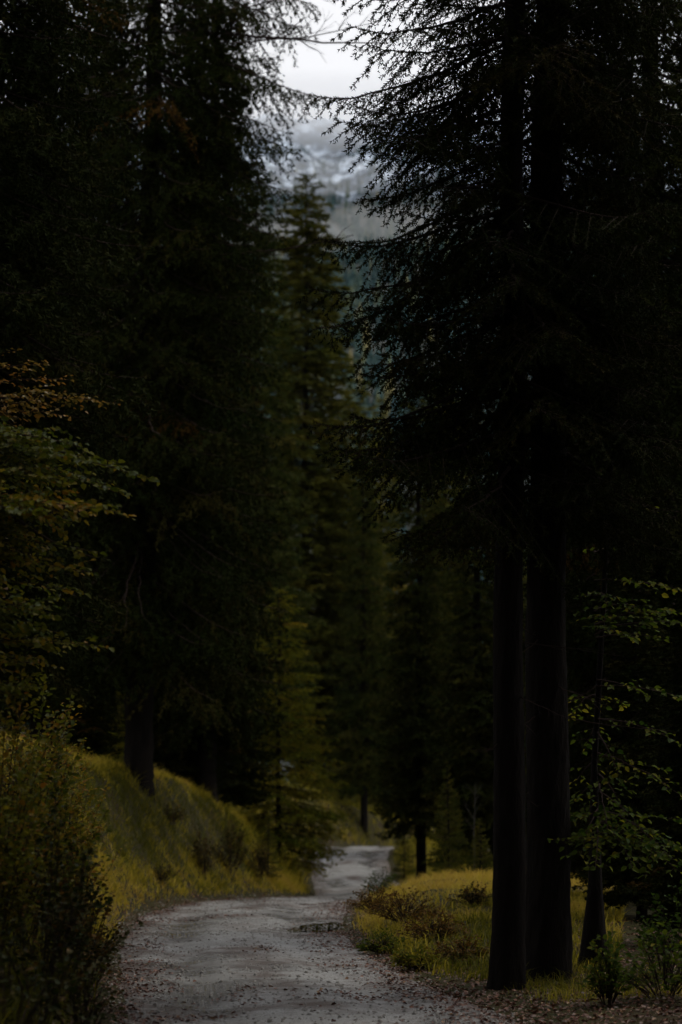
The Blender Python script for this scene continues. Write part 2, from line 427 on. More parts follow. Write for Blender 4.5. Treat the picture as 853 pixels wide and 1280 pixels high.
rng = np.random.default_rng(7)
def conifer_far(n, x, y, z, h, r, tint):
    k = 6
    parts = []
    for lev, (z0, z1, rr) in enumerate([(.08, .5, 1.), (.35, .78, .72), (.62, 1., .42)]):
        th = np.arange(k) * 2 * pi / k
        ang = th[None] + rng.uniform(0, 6, (n, 1)); rad = r[:, None] * rr * rng.uniform(.7, 1.2, (n, k))
        base = np.stack([x[:, None] + rad * np.cos(ang), y[:, None] + rad * np.sin(ang), z[:, None] + h[:, None] * (z0 + rng.uniform(-.04, .04, (n, k)))], -1)
        top = np.stack([x, y, z + h * z1], -1)[:, None]
        V = np.concatenate([base, top], 1)
        o = (np.arange(n) * (k + 1))[:, None, None]
        j = np.arange(k)
        f = np.stack([j, (j + 1) % k, np.full(k, k)], -1)[None] + o
        parts.append((V.reshape(-1, 3), [f.reshape(-1, 3)], np.repeat(tint, k + 1)))
    return joinm(parts)
n = 17000
x = rng.uniform(-420, 420, n); y = np.where(rng.random(n) < .64, 370 + 690 * rng.random(n) ** .85, 1000 + 380 * rng.random(n) ** 1.3)
keep = np.abs(x) < .27 * y + 20
x, y = x[keep], y[keep]; n = len(x)
z = hill_h(x, y) - 1
h = rng.uniform(9, 18, n) * np.where(y > 1000, rng.uniform(.45, .95, n) * np.interp(y, [1000, 1380], [1, .4]), 1); r = h * rng.uniform(.15, .23, n)
tint = np.clip(rng.normal(.35, .2, n) + (rng.random(n) < .10) * .4 + .9 * fbm(x * .012, y * .012, 69), .08, .9)
V, f, a = conifer_far(n, x, y, z, h, r, tint)
tag(ob('distant_forest', mesh('distant_forest', V, f, M['far_needle'], {'tint': a})), 'hazy blue-green conifer forest covering the far slope', 'forest', kind='stuff')

# ------------------------------------------------------------------ spruce boughs
def fuzz(P0, P1, step, nl, nw, kper, rng):
    """triangular needle tufts along the segments"""
    D = P1 - P0; ln = np.linalg.norm(D, axis=1)
    cnt = np.maximum(1, np.round(ln / step)).astype(int) * kper
    i = np.repeat(np.arange(len(ln)), cnt)
    s = rng.random(len(i))
    p = P0[i] + D[i] * s[:, None]
    d = D[i] / (ln[i][:, None] + 1e-9)
    q = rng.normal(size=(len(i), 3)); q -= d * (q * d).sum(1)[:, None]; q /= np.linalg.norm(q, axis=1)[:, None] + 1e-9
    L_ = nl * rng.uniform(.7, 1.25, len(i))[:, None]
    a = p - d * nw; b = p + d * nw; c = p + q * L_ * .85 + d * L_ * .75
    V = np.stack([a, b, c], 1).reshape(-1, 3)
    f = np.arange(len(V)).reshape(-1, 3)
    return V, f, np.repeat(i, 3)

def bough(L, rng, droop=.35, up=.25, step=.03, nl=.024, nw=.007, kper=3, tw=.085, comb=.5, subs=.085, tubes=False):
    s = np.linspace(0, 1, 14)
    wig = np.cumsum(rng.normal(0, .012, 14)) * L
    P = np.stack([L * s * (1 - .12 * s), wig, L * (-droop * s ** 1.25 + up * s ** 3)], 1)
    wood = [tube(P, np.linspace(.0085 * L + .004, .002, 14), 4)]
    A, B = [P[3:-1]], [P[4:]]
    T = np.gradient(P, axis=0); T /= np.linalg.norm(T, axis=1)[:, None]
    pos = .14; sd = 1
    while pos < .985:
        k = pos * 13; i = int(k); p = P[i] + (P[min(i + 1, 13)] - P[i]) * (k - i); tv = T[i]
        lt = (L * .46 * (1 - pos) ** .8 * min(1, .35 + pos * 2.4) + .07 + .03 * L) * rng.uniform(.6, 1.2)
        an = radians(rng.uniform(42, 66)); side = np.array([-tv[1], tv[0], 0]) * sd; side /= np.linalg.norm(side)
        d = tv * cos(an) + side * sin(an); d[2] -= rng.uniform(.05, .35) * comb * 1.3
        m = 5; q = np.linspace(0, 1, m)
        tp = p + d * (q * lt)[:, None]; tp[:, 2] += lt * (-.35 * comb * q ** 1.5 + .05 * q ** 3)
        A.append(tp[:-1]); B.append(tp[1:])
        if tubes: wood.append(tube(tp, np.linspace(.0025 * L + .0015, .001, m), 3))
        ns = int(lt / subs); ss = 1
        for j in range(ns):
            f = (j + .6) / (ns + .3); kk = f * (m - 1); ii = min(int(kk), m - 2)
            sp = tp[ii] + (tp[ii + 1] - tp[ii]) * (kk - ii)
            ls = (lt * .42 * (1 - f) + .05) * rng.uniform(.6, 1.3)
            sdv = np.cross(d, [0, 0, 1]) * ss
            sdv = sdv / (np.linalg.norm(sdv) + 1e-9)
            e = d * .62 + sdv * .7 + np.array([0, 0, -rng.uniform(.1, 1.1) * comb]); e /= np.linalg.norm(e)
            e2 = e + np.array([0, 0, -.35 * comb]); e2 /= np.linalg.norm(e2)
            mid = sp + e * ls * .5
            A.append(np.array([sp, mid])); B.append(np.array([mid, mid + e2 * ls * .5])); ss = -ss
        pos += tw / L * rng.uniform(.7, 1.3); sd = -sd
    A, B = np.concatenate(A), np.concatenate(B)
    V, f, seg = fuzz(A, B, step, nl, nw, kper, rng)
    st = np.clip(rng.normal(.4, .16, len(A)), 0, .8)
    wv, wf, _ = joinm(wood)
    return dict(V=V, f=f, a=st[seg], wv=wv, wf=wf[0], L=L)

def crown(lib, H, z0, z1, Lf, spacing, nper, rng, droopf=None, lean=None, r0=.1, brown=.006, one_side=None, skip=.0):
    """tile boughs of a library round a stem"""
    Vs, fs, As, Wv, Wf = [], [], [], [], []
    n = nw_ = 0; z = z0; ph = 0
    while z < z1:
        ph += rng.uniform(.5, 1.4)
        for j in range(nper):
            if rng.random() < skip: continue
            zz = z + rng.uniform(-.45, .45) * spacing
            L = Lf(zz) * rng.uniform(.72, 1.15)
            if L < .12: continue
            b = min(lib, key=lambda q: abs(math.log(q['L'] / L)) + rng.uniform(0, .25))
            k = L / b['L']
            az = ph + j * 2 * pi / nper + rng.normal(0, .22)
            pt = (droopf(zz) if droopf else 0) + rng.normal(0, .09)
            roll = rng.normal(0, .15)
            fl = rng.choice([-1, 1])
            cp, sp, cr_, sr = cos(pt), sin(pt), cos(roll), sin(roll)
            Rx = np.array([[1, 0, 0], [0, cr_, -sr], [0, sr, cr_]]); Ry = np.array([[cp, 0, sp], [0, 1, 0], [-sp, 0, cp]])
            Rz = np.array([[cos(az), -sin(az), 0], [sin(az), cos(az), 0], [0, 0, 1]])
            R = Rz @ Ry @ Rx @ np.diag([k, k * fl, k])
            off = np.array([0, 0, zz]) + (lean * zz if lean is not None else 0)
            Vs.append(b['V'] @ R.T + off); fs.append(b['f'] + n); n += len(b['V'])
            aa = b['a'] + rng.normal(0, .17)
            aa = np.clip(aa, 0, .9)
            if rng.random() < brown: aa = aa * 0 + .97
            As.append(np.clip(aa, 0, .74) if aa[0] < .96 else aa)
            Wv.append(b['wv'] @ R.T + off); Wf.append(b['wf'] + nw_); nw_ += len(b['wv'])
        z += spacing * rng.uniform(.8, 1.2)
    return np.concatenate(Vs), np.concatenate(fs), np.concatenate(As), np.concatenate(Wv), np.concatenate(Wf)

def crown_mesh(name, chunks, needle, wood):
    parts, wparts = [], []
    for V, f, a, wv, wf in chunks:
        parts.append((V, [f], a)); wparts.append((wv, [wf], None))
    V, f, a = joinm(parts); wv, wf, _ = joinm(wparts)
    me = mesh(name, np.concatenate([V, wv]), [f[0], wf[0] + len(V)], [needle, wood], {'tint': np.concatenate([a, np.full(len(wv), .3)])},
              midx=np.concatenate([np.zeros(len(f[0]), int), np.ones(len(wf[0]), int)]))
    return me

def trunk_mesh(name, H, r0, rng, lean=None, sides=16, flare=.5, mat='bark', top=.02, bow=.0, rough=False):
    if rough: sides = 44
    zs = np.concatenate([[-.5, -.15, 0, .12, .28, .5, .8, 1.2], np.arange(1.8, H, .7), [H]]) if not rough else np.concatenate([[-.5, -.2], np.arange(-.06, 11, .07), np.arange(11.4, H, .7), [H]])
    zs = zs[zs <= H]
    R = r0 * (1 - np.clip(zs, 0, H) / H) ** .8 * (1 - top) + r0 * top
    P = np.stack([zs * 0, zs * 0, zs], 1)
    if lean is not None: P = P + lean[None] * np.clip(zs, 0, None)[:, None]
    P[:, 0] += bow * np.sin(zs / H * pi) + .02 * np.sin(zs * 1.3)
    P[:, 1] += .02 * np.cos(zs * 1.1)
    V, f, _ = tube(P, R, sides)
    V = V.reshape(len(zs), sides, 3)
    th = np.arange(sides) * 2 * pi / sides
    fl = flare * np.exp(-np.clip(zs, -.3, None) / .28)
    lobes = 1 + fl[:, None] * (.75 + .5 * np.sin(th * 5 + rng.uniform(0, 6)))[None] + .05 * rng.normal(size=(len(zs), sides))
    if rough:
        zz, tt = np.meshgrid(zs, th, indexing='ij'); cu, su = np.cos(tt), np.sin(tt); ph = rng.uniform(0, 50)
        scale_ = vnoise(cu * 7 + ph, zz * 5 + su * 7, 3) * .6 + vnoise(su * 13 + ph, zz * 11 + cu * 13, 5) * .4
        lobes = 1 + fl[:, None] * (.75 + .5 * np.sin(th * 5 + ph))[None] + (.16 * (scale_ - .5) + .10 * (vnoise(zz * .8 + ph, cu * 1.5 + su, 8) - .5)) 
    V = P[:, None] + (V - P[:, None]) * lobes[..., None]
    return mesh(name, V.reshape(-1, 3), f, M[mat], smooth=True)

def wander(p0, p1, rng, n=9, amp=.05, sag=0):
    s = np.linspace(0, 1, n)[:, None]; p0 = np.asarray(p0, float); p1 = np.asarray(p1, float)
    L = np.linalg.norm(p1 - p0)
    w_ = np.cumsum(rng.normal(0, amp * L / n, (n, 3)), 0); w_ -= s * w_[-1]
    P = p0 + (p1 - p0) * s + w_; P[:, 2] -= sag * L * (4 * s[:, 0] * (1 - s[:, 0])) * .5
    return P

def bare_branch(p0, p1, r, rng, nsub=6, sub=.35, amp=.08):
    P = wander(p0, p1, rng, 12, amp); L = np.linalg.norm(P[-1] - P[0])
    parts = [tube(P, np.linspace(r, r * .25, 12), 5)]
    d0 = (P[-1] - P[0]) / L
    for k in range(nsub):
        i = rng.integers(3, 11); q = rng.normal(size=3); q -= d0 * (q @ d0) * .5; q /= np.linalg.norm(q); q[2] *= .6
        e = d0 * .8 + q * .8; l = L * sub * rng.uniform(.4, 1) * (1 - i / 14)
        S = wander(P[i], P[i] + e * l, rng, 6, .12)
        parts.append(tube(S, np.linspace(r * .4, r * .12, 6), 3))
        for m in range(2):
            ii = rng.integers(2, 5); q2 = rng.normal(size=3) * .5 + e; q2 /= np.linalg.norm(q2)
            parts.append(tube(wander(S[ii], S[ii] + q2 * l * .45, rng, 4, .1), np.linspace(r * .18, r * .08, 4), 3))
    V, f, _ = joinm(parts)
    return V, f

R_ = np.random.default_rng(11)
# libraries at three levels of detail
LIB_N = [bough(l, R_, droop=.40, up=.27, comb=.85, step=.028, nl=.034, nw=.0095, kper=3, tw=.10, tubes=True) for l in (.8, 1.4, 1.4, 2.0, 2.0, 2.5)]
LIB_L = [bough(l, R_, droop=.42, up=.22, comb=1.0, step=.105, nl=.075, nw=.024, kper=3, tw=.17, subs=.17) for l in (1.2, 2.2, 2.2, 3.4, 3.4)]
LIB_M = [bough(l, R_, droop=.35, up=.2, comb=.8, step=.15, nl=.15, nw=.05, kper=3, tw=.26, subs=.26) for l in (.8, 1.8, 1.8, 3.2, 3.2)]
LIB_S = [bough(l, R_, droop=.22, up=.2, comb=.45, step=.06, nl=.045, nw=.014, kper=3, tw=.1, subs=.12) for l in (.35, .7, 1.1)]
LIB_Y = [bough(l, R_, droop=.2, up=.1, comb=.9, step=.07, nl=.06, nw=.02, kper=3, tw=.13, subs=.14) for l in (.5, 1.0, 1.6)]

def prof(H, cb, Lmax, pw=.75):
    def Lf(z):
        s = np.clip((H - z) / (H - cb), 0, 1)
        return float(Lmax * s ** pw * (1 - .25 * max(0, (s - .85) / .15))) + .12
    return Lf

# hero spruces at the right of the track
HR = 23
lf = prof(HR, 4.4, 2.45, .42)
ch = [crown(LIB_N, HR, 4.9, 12.2, lf, .38, 5, R_, lambda z: .16, skip=.2),
      crown(LIB_M, HR, 12.2, HR - .2, prof(HR, 4.4, 2.4, .7), .55, 5, R_, lambda z: .1)]
ME_HERO = crown_mesh('spruce_crown_near', ch, M['needle_dark'], M['twig'])
# old spruce on the left bank
HL = 30
ch = [crown(LIB_L, HL, 3.6, 19, prof(HL, 2.5, 4.4, .40), .40, 7, R_, lambda z: .16 + .1 * (z < 6)),
      crown(LIB_M, HL, 19, HL - .2, prof(HL, 2.5, 4.0, .7), .7, 5, R_, lambda z: .05)]
ME_OLD = crown_mesh('spruce_crown_old', ch, M['needle_dark'], M['twig'])
HM = 26
def mid_crown(nm, mat, cb, Lmax, pw, spc=.42, npr=7):
    return crown_mesh(nm, [crown(LIB_M, HM, cb, HM - .1, prof(HM, cb, Lmax, pw), spc, npr, R_, lambda z: .14 - .3 * (z / HM) ** 3)], mat, M['twig'])
ME_MID_A = mid_crown('spruce_crown_olive', M['needle_olive'], 2.5, 3.0, .72, .34, 8)
ME_MID_B = mid_crown('spruce_crown_dark', M['needle_mid'], 1.8, 3.6, .75)
ME_MID_C = mid_crown('spruce_crown_black', M['needle_dark'], 2.2, 3.7, .7)
HS = 3.0
ME_YOUNG = crown_mesh('young_spruce_crown', [crown(LIB_S, HS, .15, HS - .04, prof(HS, .1, .85, .85), .16, 6, R_, lambda z: -.05 - .25 * (z / HS))], M['needle_olive'], M['twig'])
HY_ = 8.5
ME_YEL = crown_mesh('yellowing_larch_crown', [crown(LIB_Y, HY_, .25, HY_ - .1, prof(HY_, .2, 1.75, .8), .27, 7, R_, lambda z: .06 - .35 * (z / HY_) ** 2)], M['needle_yellow'], M['twig'])

def tree(name, label, cat, x, y, Hmesh, crown_me, height, r0, rz=0, group=None, lean=None, flare=.5, wide=1, dead=0, sink=.05, bark='bark', lift=0):
    k = height / Hmesh
    z = gz_at(x, y) - sink
    root = thing(name, label, cat, (x, y, z), 0, group)
    if lean is not None: root.rotation_euler = (-lean[1], lean[0], 0)
    rng = np.random.default_rng(int(abs(x * 131 + y * 17)) + 3)
    ob('trunk', trunk_mesh('trunk', height, r0, rng, flare=flare, mat=bark, rough=dead > 0), root)
    c = ob('crown', crown_me, root)
    c.scale = (k * wide, k * wide, k); c.rotation_euler = (0, 0, rz); c.location = (0, 0, lift)
    for j in range(dead):
        zz = rng.uniform(1.8, 5.2); az = rng.uniform(0, 2 * pi); l = rng.uniform(.5, 1.3)
        d = np.array([cos(az), sin(az), rng.uniform(-.5, .1)])
        p0 = np.array([0, 0, zz]) + d * r0 * .6
        V, f = bare_branch(p0, p0 + d * l, .009, rng, 5, .5)
        ob('dead_branch', mesh('dead_branch', V, f, M['twig']), root)
    return root

def tx(u, Y, v=1030): return float(at(u, v, Y)[0])
GR = 'tall spruces right of the track'; GL = 'spruces on the left hillside'; GM = 'spruces further along the track'; GB = 'unseen shade spruces around the viewpoint'
# the pair of near trunks
T1 = tree('spruce_tree', 'slimmer left one of the pair of black spruce trunks right of the track', 'spruce tree', tx(631, 19.2), 19.2, HR, ME_HERO, 23, .168, .4, GR, np.array([.022, .004, 0]), .2, dead=7)
T2 = tree('spruce_tree', 'thicker right one of the pair of black spruce trunks right of the track', 'spruce tree', tx(680, 19.9), 19.9, HR, ME_HERO, 24.5, .235, 2.3, GR, np.array([.02, .0, 0]), .16, .78, dead=9)
# old spruce on the bank
xb, yb = tx(171, 43.5), 43.5
T3 = tree('spruce_tree', 'big old spruce with black trunk standing on the grassy left bank', 'spruce tree', xb, yb, HL, ME_OLD, 31, .33, 1.0, GL, np.array([.006, 0, 0]), .1, .90)

# long bare branches of the old spruce reaching over the track
rb = np.random.default_rng(5)
loc3 = np.array(T3.location)
for (u0, v0, u1, v1, r, ns) in [(215, 30, 478, 52, .05, 9), (240, 320, 438, 292, .035, 8), (260, 80, 400, -40, .03, 6), (300, 20, 440, -25, .03, 10), (280, 60, 470, 25, .03, 10)]:
    p0 = np.array([xb, yb, at(u0, v0, yb - .5)[2]]) - loc3; p1 = at(u1, v1, yb - 2.0) - loc3
    V, f = bare_branch(p0, p1, r, rb, ns, .4, .09)
    ob('dead_branch', mesh('dead_branch', V, f, M['twig']), T3)

# other spruces: (u at horizon, depth, crown, height, radius, label, group)
A, B, C, O = (HM, ME_MID_A), (HM, ME_MID_B), (HM, ME_MID_C), (HL, ME_OLD)
SP = [
 (381, 106, A, 36, .32, 'tall slender olive spruce whose pointed top rises into the misty gap', GM, 1.7),
 (45, 53, C, 29, .26, 'dark spruce left of the big old spruce on the bank', GL, 1),
 (-75, 27, O, 24, .24, 'dark spruce at the left picture edge hanging over the yellow shrub', GL, 1),
 (258, 51, C, 29, .25, 'black spruce just right of and behind the old spruce on the bank', GL, .62),
 (215, 74, B, 30, .27, 'spruce deep in the shade between the old spruce and its right neighbour', GL, 1),
 (110, 62, C, 28, .27, 'black spruce deep in the wood behind the left bank, left of the old trunk', GL, 1),
 (10, 70, C, 30, .28, 'farthest spruce at the left edge in the dark wood', GL, 1.1),
 (316, 92, B, 31, .3, 'dim spruce left of the slender olive spruce, partly hidden', GL, 1.0),
 (455, 101, B, 21, .19, 'spruce with thin black trunk standing where the track disappears', GM, .9),
 (526, 62, B, 17, .17, 'spruce with short black trunk right of the far end of the track', GM, .95),
 (478, 128, A, 31, .24, 'olive spruce beyond the bend right of the slender one', GM, 1.05),
 (560, 84, A, 22, .25, 'broad olive spruce filling the gap left of the pair of black trunks', GM, 1.15),
 (600, 58, B, 15, .2, 'dark green spruce directly left of the pair of black trunks', GM, 1.1),
 (640, 74, A, 18, .26, 'olive spruce hidden behind the pair of black trunks', GR, 1.1),
 (800, 50, C, 20, .24, 'black spruce in the shade behind the leafy maple', GR, 1.1),
 (840, 31, O, 25, .26, 'dark spruce at the right picture edge behind the maple', GR, 1),
 (720, 60, B, 20, .26, 'spruce in the dark wood right of the thicker black trunk', GR, 1.1),
 (905, 54, C, 27, .28, 'spruce deep in the dark wood at the far right edge', GR, 1.1),
 (412, 150, A, 31, .26, 'farthest olive spruce seen low in the gap beyond the bend', GM, 1.1),
]
for k, (u, Y, (Hm, me), hh, r, lab, grp, wd) in enumerate(SP):
    tree('spruce_tree', lab, 'spruce tree', tx(u, Y), Y, Hm, me, hh, r, k * 1.37, grp, None, .35, wd, sink=.1, lift=1.3 if u in (526, 455) else 0)
# unseen wood round the viewpoint: spruces added to shade the trunks and track
OFF = []
_r = np.random.default_rng(77)
for side in (-1, 1):
    for row, (xo, y0) in enumerate([(6.3, 8.0), (9.8, 11.5), (13.5, 9.0)]):
        for q in range(7):
            OFF.append((side * (xo + _r.uniform(-.5, .5)), y0 - q * 5.2 + _r.uniform(-.8, .8), row, q, side))
OFF += [(x, y, 9, q, 0) for q, (x, y) in enumerate([(-1.2, -15), (2.6, -18), (-3.0, -22), (5.2, -24), (.4, -27), (-3.4, -1.5), (3.6, -3), (-3.0, -8), (3.3, -9.5)])]
for k, (x, y, row, q, side) in enumerate(OFF):
    lab = ('added shade spruce closing the track behind the viewpoint, number %s from the viewer' % ['one', 'two', 'three', 'four', 'five', 'six', 'seven', 'eight', 'nine'][q]) if row == 9 else \
          'unseen shade spruce of the %s row %s of the viewpoint, %s from the front' % (['first', 'second', 'third'][row], 'left' if side < 0 else 'right', ['first', 'second', 'third', 'fourth', 'fifth', 'sixth', 'seventh'][q])
    tree('spruce_tree', lab, 'spruce tree', x, y, *((HM, ME_MID_C) if k % 3 else (HM, ME_MID_B)), 27 + 4 * _r.random(), .26, k * 2.1, GB, None, .35, 1.0 if row == 0 else 1.2, sink=.1)

# low dark spruces: right-hand ones added to block light, others on the left bank
for k, (u, Y, hh, lab) in enumerate([(800, 27, 5.5, 'added low dense dark spruce blocking light behind the maple leaves'), (870, 23.5, 5, 'added low dense dark spruce blocking light, cut by the right picture edge'), (775, 33, 7, 'taller of the added low dark spruces blocking light, farther back behind the maple trunk'), (235, 52, 9, 'low dark spruce filling the shade right of the old trunk'), (280, 58, 9, 'low dark spruce on the bank left of the yellow larch'), (105, 47, 6, 'low dark spruce left of the old trunk on the bank')]):
    tree('spruce_tree', lab, 'spruce tree', tx(u, Y), Y, HM, ME_MID_C, hh, .07, k * 2.2, 'low dark spruces of the understorey', None, .3, 1.5, sink=.05)
# boughs of the near spruce reaching left over the verge
rb = np.random.default_rng(14)
_bm = []
for b_ in LIB_N[3:]:
    _bm.append(mesh('bough', np.concatenate([b_['V'], b_['wv']]), [b_['f'], b_['wf'] + len(b_['V'])], [M['needle_dark'], M['twig']], {'tint': np.concatenate([b_['a'], np.full(len(b_['wv']), .3)])},
                    midx=np.concatenate([np.zeros(len(b_['f']), int), np.ones(len(b_['wf']), int)])))
for k, zb in enumerate([6.0, 6.5, 7.0, 7.35, 7.7, 8.1, 8.5, 8.9, 9.3, 9.8, 6.75, 7.9]):
    o = ob('bough', _bm[k % 3], T1); o.location = (-.1, 0, zb); o.rotation_euler = (rb.normal(0, .12), rb.uniform(.02, .2), pi + rb.uniform(-.55, .55))
    o.scale = (rb.uniform(.78, .95),) * 3
# needled boughs of the old spruce hanging out over the track
rb = np.random.default_rng(8)
for k, (u1, v1, u0v) in enumerate([(406, 126, 62), (388, 42, -30), (374, 190, 120), (392, 8, -70), (368, 245, 180), (362, 300, 240), (352, 160, 100), (345, 350, 290), (340, 80, 20), (352, 400, 340), (348, 460, 400), (340, 215, 160)]):
    pe = at(u1, v1, yb - 1.0); z0 = at(171, u0v, yb)[2]
    p0 = np.array([xb + .35, yb - .1, z0]); dv = pe - p0; Lb = np.linalg.norm(dv) / .9
    b_ = bough(Lb, rb, droop=.26, up=.10, comb=.85, step=.075, nl=.065, nw=.022, kper=3, tw=.12, subs=.13)
    tip = np.array([Lb * .88, 0, -.16 * Lb])
    az = atan2(dv[1], dv[0]); pt = -(atan2(dv[2], math.hypot(dv[0], dv[1])) - atan2(tip[2], tip[0]))
    Vv = np.concatenate([b_['V'], b_['wv']])
    me = mesh('bough', Vv, [b_['f'], b_['wf'] + len(b_['V'])], [M['needle_dark'], M['twig']], {'tint': np.concatenate([b_['a'], np.full(len(b_['wv']), .3)])},
              midx=np.concatenate([np.zeros(len(b_['f']), int), np.ones(len(b_['wf']), int)]))
    o = ob('bough', me, T3); o.rotation_euler = (0, pt, az); o.location = p0 - loc3

# young trees
tree('larch_tree', 'young yellowing larch with drooping sprays above the left bank nose', 'larch tree', tx(348, 60), 60, HY_, ME_YEL, 8.9, .09, .5, None, None, .3, 1.45)
tree('larch_tree', 'small amber young larch in the shade behind the old spruce', 'larch tree', tx(130, 50), 50, HY_, ME_YEL, 3.6, .05, 2.5, None, None, .3, 1.3)
YS = [(560, 47, 2.9, 'young green spruce beside the short black trunk behind the grass mound'),
      (425, 112, 3.4, 'small bright green spruce glimpsed left of the thin trunk at the track end'),
      (600, 44, 1.5, 'knee-high young spruce against the left black trunk'),
      (505, 70, 2.2, 'small spruce at the right verge near the far end of the track'),
      (335, 50.5, 1.6, 'little spruce on the ridge of the left bank below the larch')]
for k, (u, Y, hh, lab) in enumerate(YS):
    tree('young_spruce', lab, 'young spruce', tx(u, Y), Y, HS, ME_YOUNG, hh, .03, k * 1.9, 'young spruces along the track', None, .2, .9 if k else .75)

# ------------------------------------------------------------------ broadleaf sprays
def leaves_mesh(P, D, Nn, S, wid=.33, fold=.12, tips=.0):
    """six-cornered folded leaves: base P, direction D, normal Nn, length S"""
    D = D / np.linalg.norm(D, axis=1)[:, None]
    Sd = np.cross(D, Nn); Sd /= np.linalg.norm(Sd, axis=1)[:, None] + 1e-9
    U = np.cross(Sd, D)
    S = S[:, None]
    b = P; tip = P + D * S - U * S * .12
    l1 = P + D * S * .32 + Sd * S * wid + U * S * fold; l2 = P + D * S * .68 + Sd * S * wid * .82 + U * S * fold * .6
    r1 = P + D * S * .32 - Sd * S * wid + U * S * fold; r2 = P + D * S * .68 - Sd * S * wid * .82 + U * S * fold * .6
    V = np.stack([b, l1, l2, tip, r2, r1], 1).reshape(-1, 3)
    o = (np.arange(len(P)) * 6)[:, None]
    f = np.concatenate([o + np.array([[0, 3, 2, 1]]), o + np.array([[0, 5, 4, 3]])])
    return V, f

def spray(p0, p1, rng, leaf, r=.008, sp=.10, sub=.42, gap=.045, flat=.35, sag=.1):
    """a limb with side shoots lying in one layer, leaves along them"""
    P = wander(p0, p1, rng, 12, .05, -sag); L = np.linalg.norm(np.asarray(p1) - np.asarray(p0))
    wood = [tube(P, np.linspace(r, r * .25, 12), 5)]
    LP, LD, LN, LS = [], [], [], []
    d0 = (P[-1] - P[0]) / L; sidev = np.cross(d0, [0, 0, 1]); sidev /= np.linalg.norm(sidev) + 1e-9
    pos = .18; sd = 1
    shoots = []
    while pos < 1:
        i = min(int(pos * 11), 10); p = P[i] + (P[i + 1] - P[i]) * (pos * 11 - i)
        l = L * sub * (1.05 - pos) * rng.uniform(.55, 1.15) + .08
        a = radians(rng.uniform(38, 62))
        e = d0 * cos(a) + sidev * sd * sin(a) + np.array([0, 0, rng.normal(-.06, .14)])
        S = wander(p, p + e * l, rng, 6, .08, -.08); shoots.append(S)
        wood.append(tube(S[[0, 2, 5]], np.array([r * .35, r * .25, r * .12]), 3))
        if l > .45:
            for q in range(int(l / .16)):
                ii = rng.integers(1, 5); a2 = rng.choice([-1, 1]); ee = e / np.linalg.norm(e) + np.cross(e, [0, 0, 1]) * a2 * .8 + np.array([0, 0, rng.normal(-.05, .12)])
                ss = wander(S[ii], S[ii] + ee * l * rng.uniform(.18, .4), rng, 4, .08); shoots.append(ss)
                wood.append(tube(ss[[0, 3]], np.array([r * .18, r * .09]), 3))
        pos += sp / L * rng.uniform(.6, 1.3); sd = -sd
    shoots.append(P[6:])
    for S in shoots:
        seg = np.diff(S, axis=0); ln = np.linalg.norm(seg, axis=1); tot = ln.sum(); c = np.concatenate([[0], np.cumsum(ln)])
        q = np.arange(gap, tot + gap * .3, gap); k = 1
        for s in q:
            s = min(s, tot * .999); i = min(np.searchsorted(c, s) - 1, len(seg) - 1); i = max(i, 0)
            p = S[i] + seg[i] * ((s - c[i]) / ln[i]); dd = seg[i] / ln[i]
            sv = np.cross(dd, [0, 0, 1.]) * k; k = -k
            D = dd * rng.uniform(.4, 1) + sv * rng.uniform(.5, 1) + rng.normal(0, .18, 3) - np.array([0, 0, .18])
            LP.append(p); LD.append(D); LN.append(np.array([0, 0, 1.]) + rng.normal(0, flat, 3)); LS.append(leaf * rng.uniform(.6, 1.2))
    return wood, np.array(LP), np.array(LD), np.array(LN), np.array(LS)

def broadleaf(name, label, cat, base, limbs, rng, leaf, mat, group=None, trunk=None, bark='bark_grey', tint=(.45, .25), hi=None, **kw):
    """base: root position; limbs: list of (start, end, radius) in world space"""
    base = np.asarray(base, float)
    root = thing(name, label, cat, tuple(base), 0, group)
    if trunk is not None:
        P, R = trunk
        V, f, _ = tube(np.asarray(P) - base, R, 10); ob('trunk', mesh('trunk', V, f, M[bark], smooth=True), root)
    wood, lv, lf_, la, n = [], [], [], [], 0
    for (p0, p1, r) in limbs:
        w_, P, D, Nn, S = spray(np.asarray(p0, float) - base, np.asarray(p1, float) - base, rng, leaf, r, **kw)
        wood += w_
        V, f = leaves_mesh(P, D, Nn, S)
        lb = rng.normal(0, tint[1] * .6)
        tv = np.clip(rng.normal(tint[0] + lb, tint[1], len(P)), .08, .92)
        lv.append(V); lf_.append(f + n); la.append(np.repeat(tv, 6)); n += len(V)
    wv, wf, _ = joinm(wood)
    fd = {}
    for f in wf: fd[f.shape[1]] = f
    ob('stem', mesh('stem', wv, wf, M['twig']), root)
    ob('foliage', mesh('foliage', np.concatenate(lv), [np.concatenate(lf_)], M[mat], {'tint': np.concatenate(la)}), root)
    return root

rng = np.random.default_rng(21)
def gp(x, y, dz=0): return np.array([x, y, gz_at(x, y) + dz])
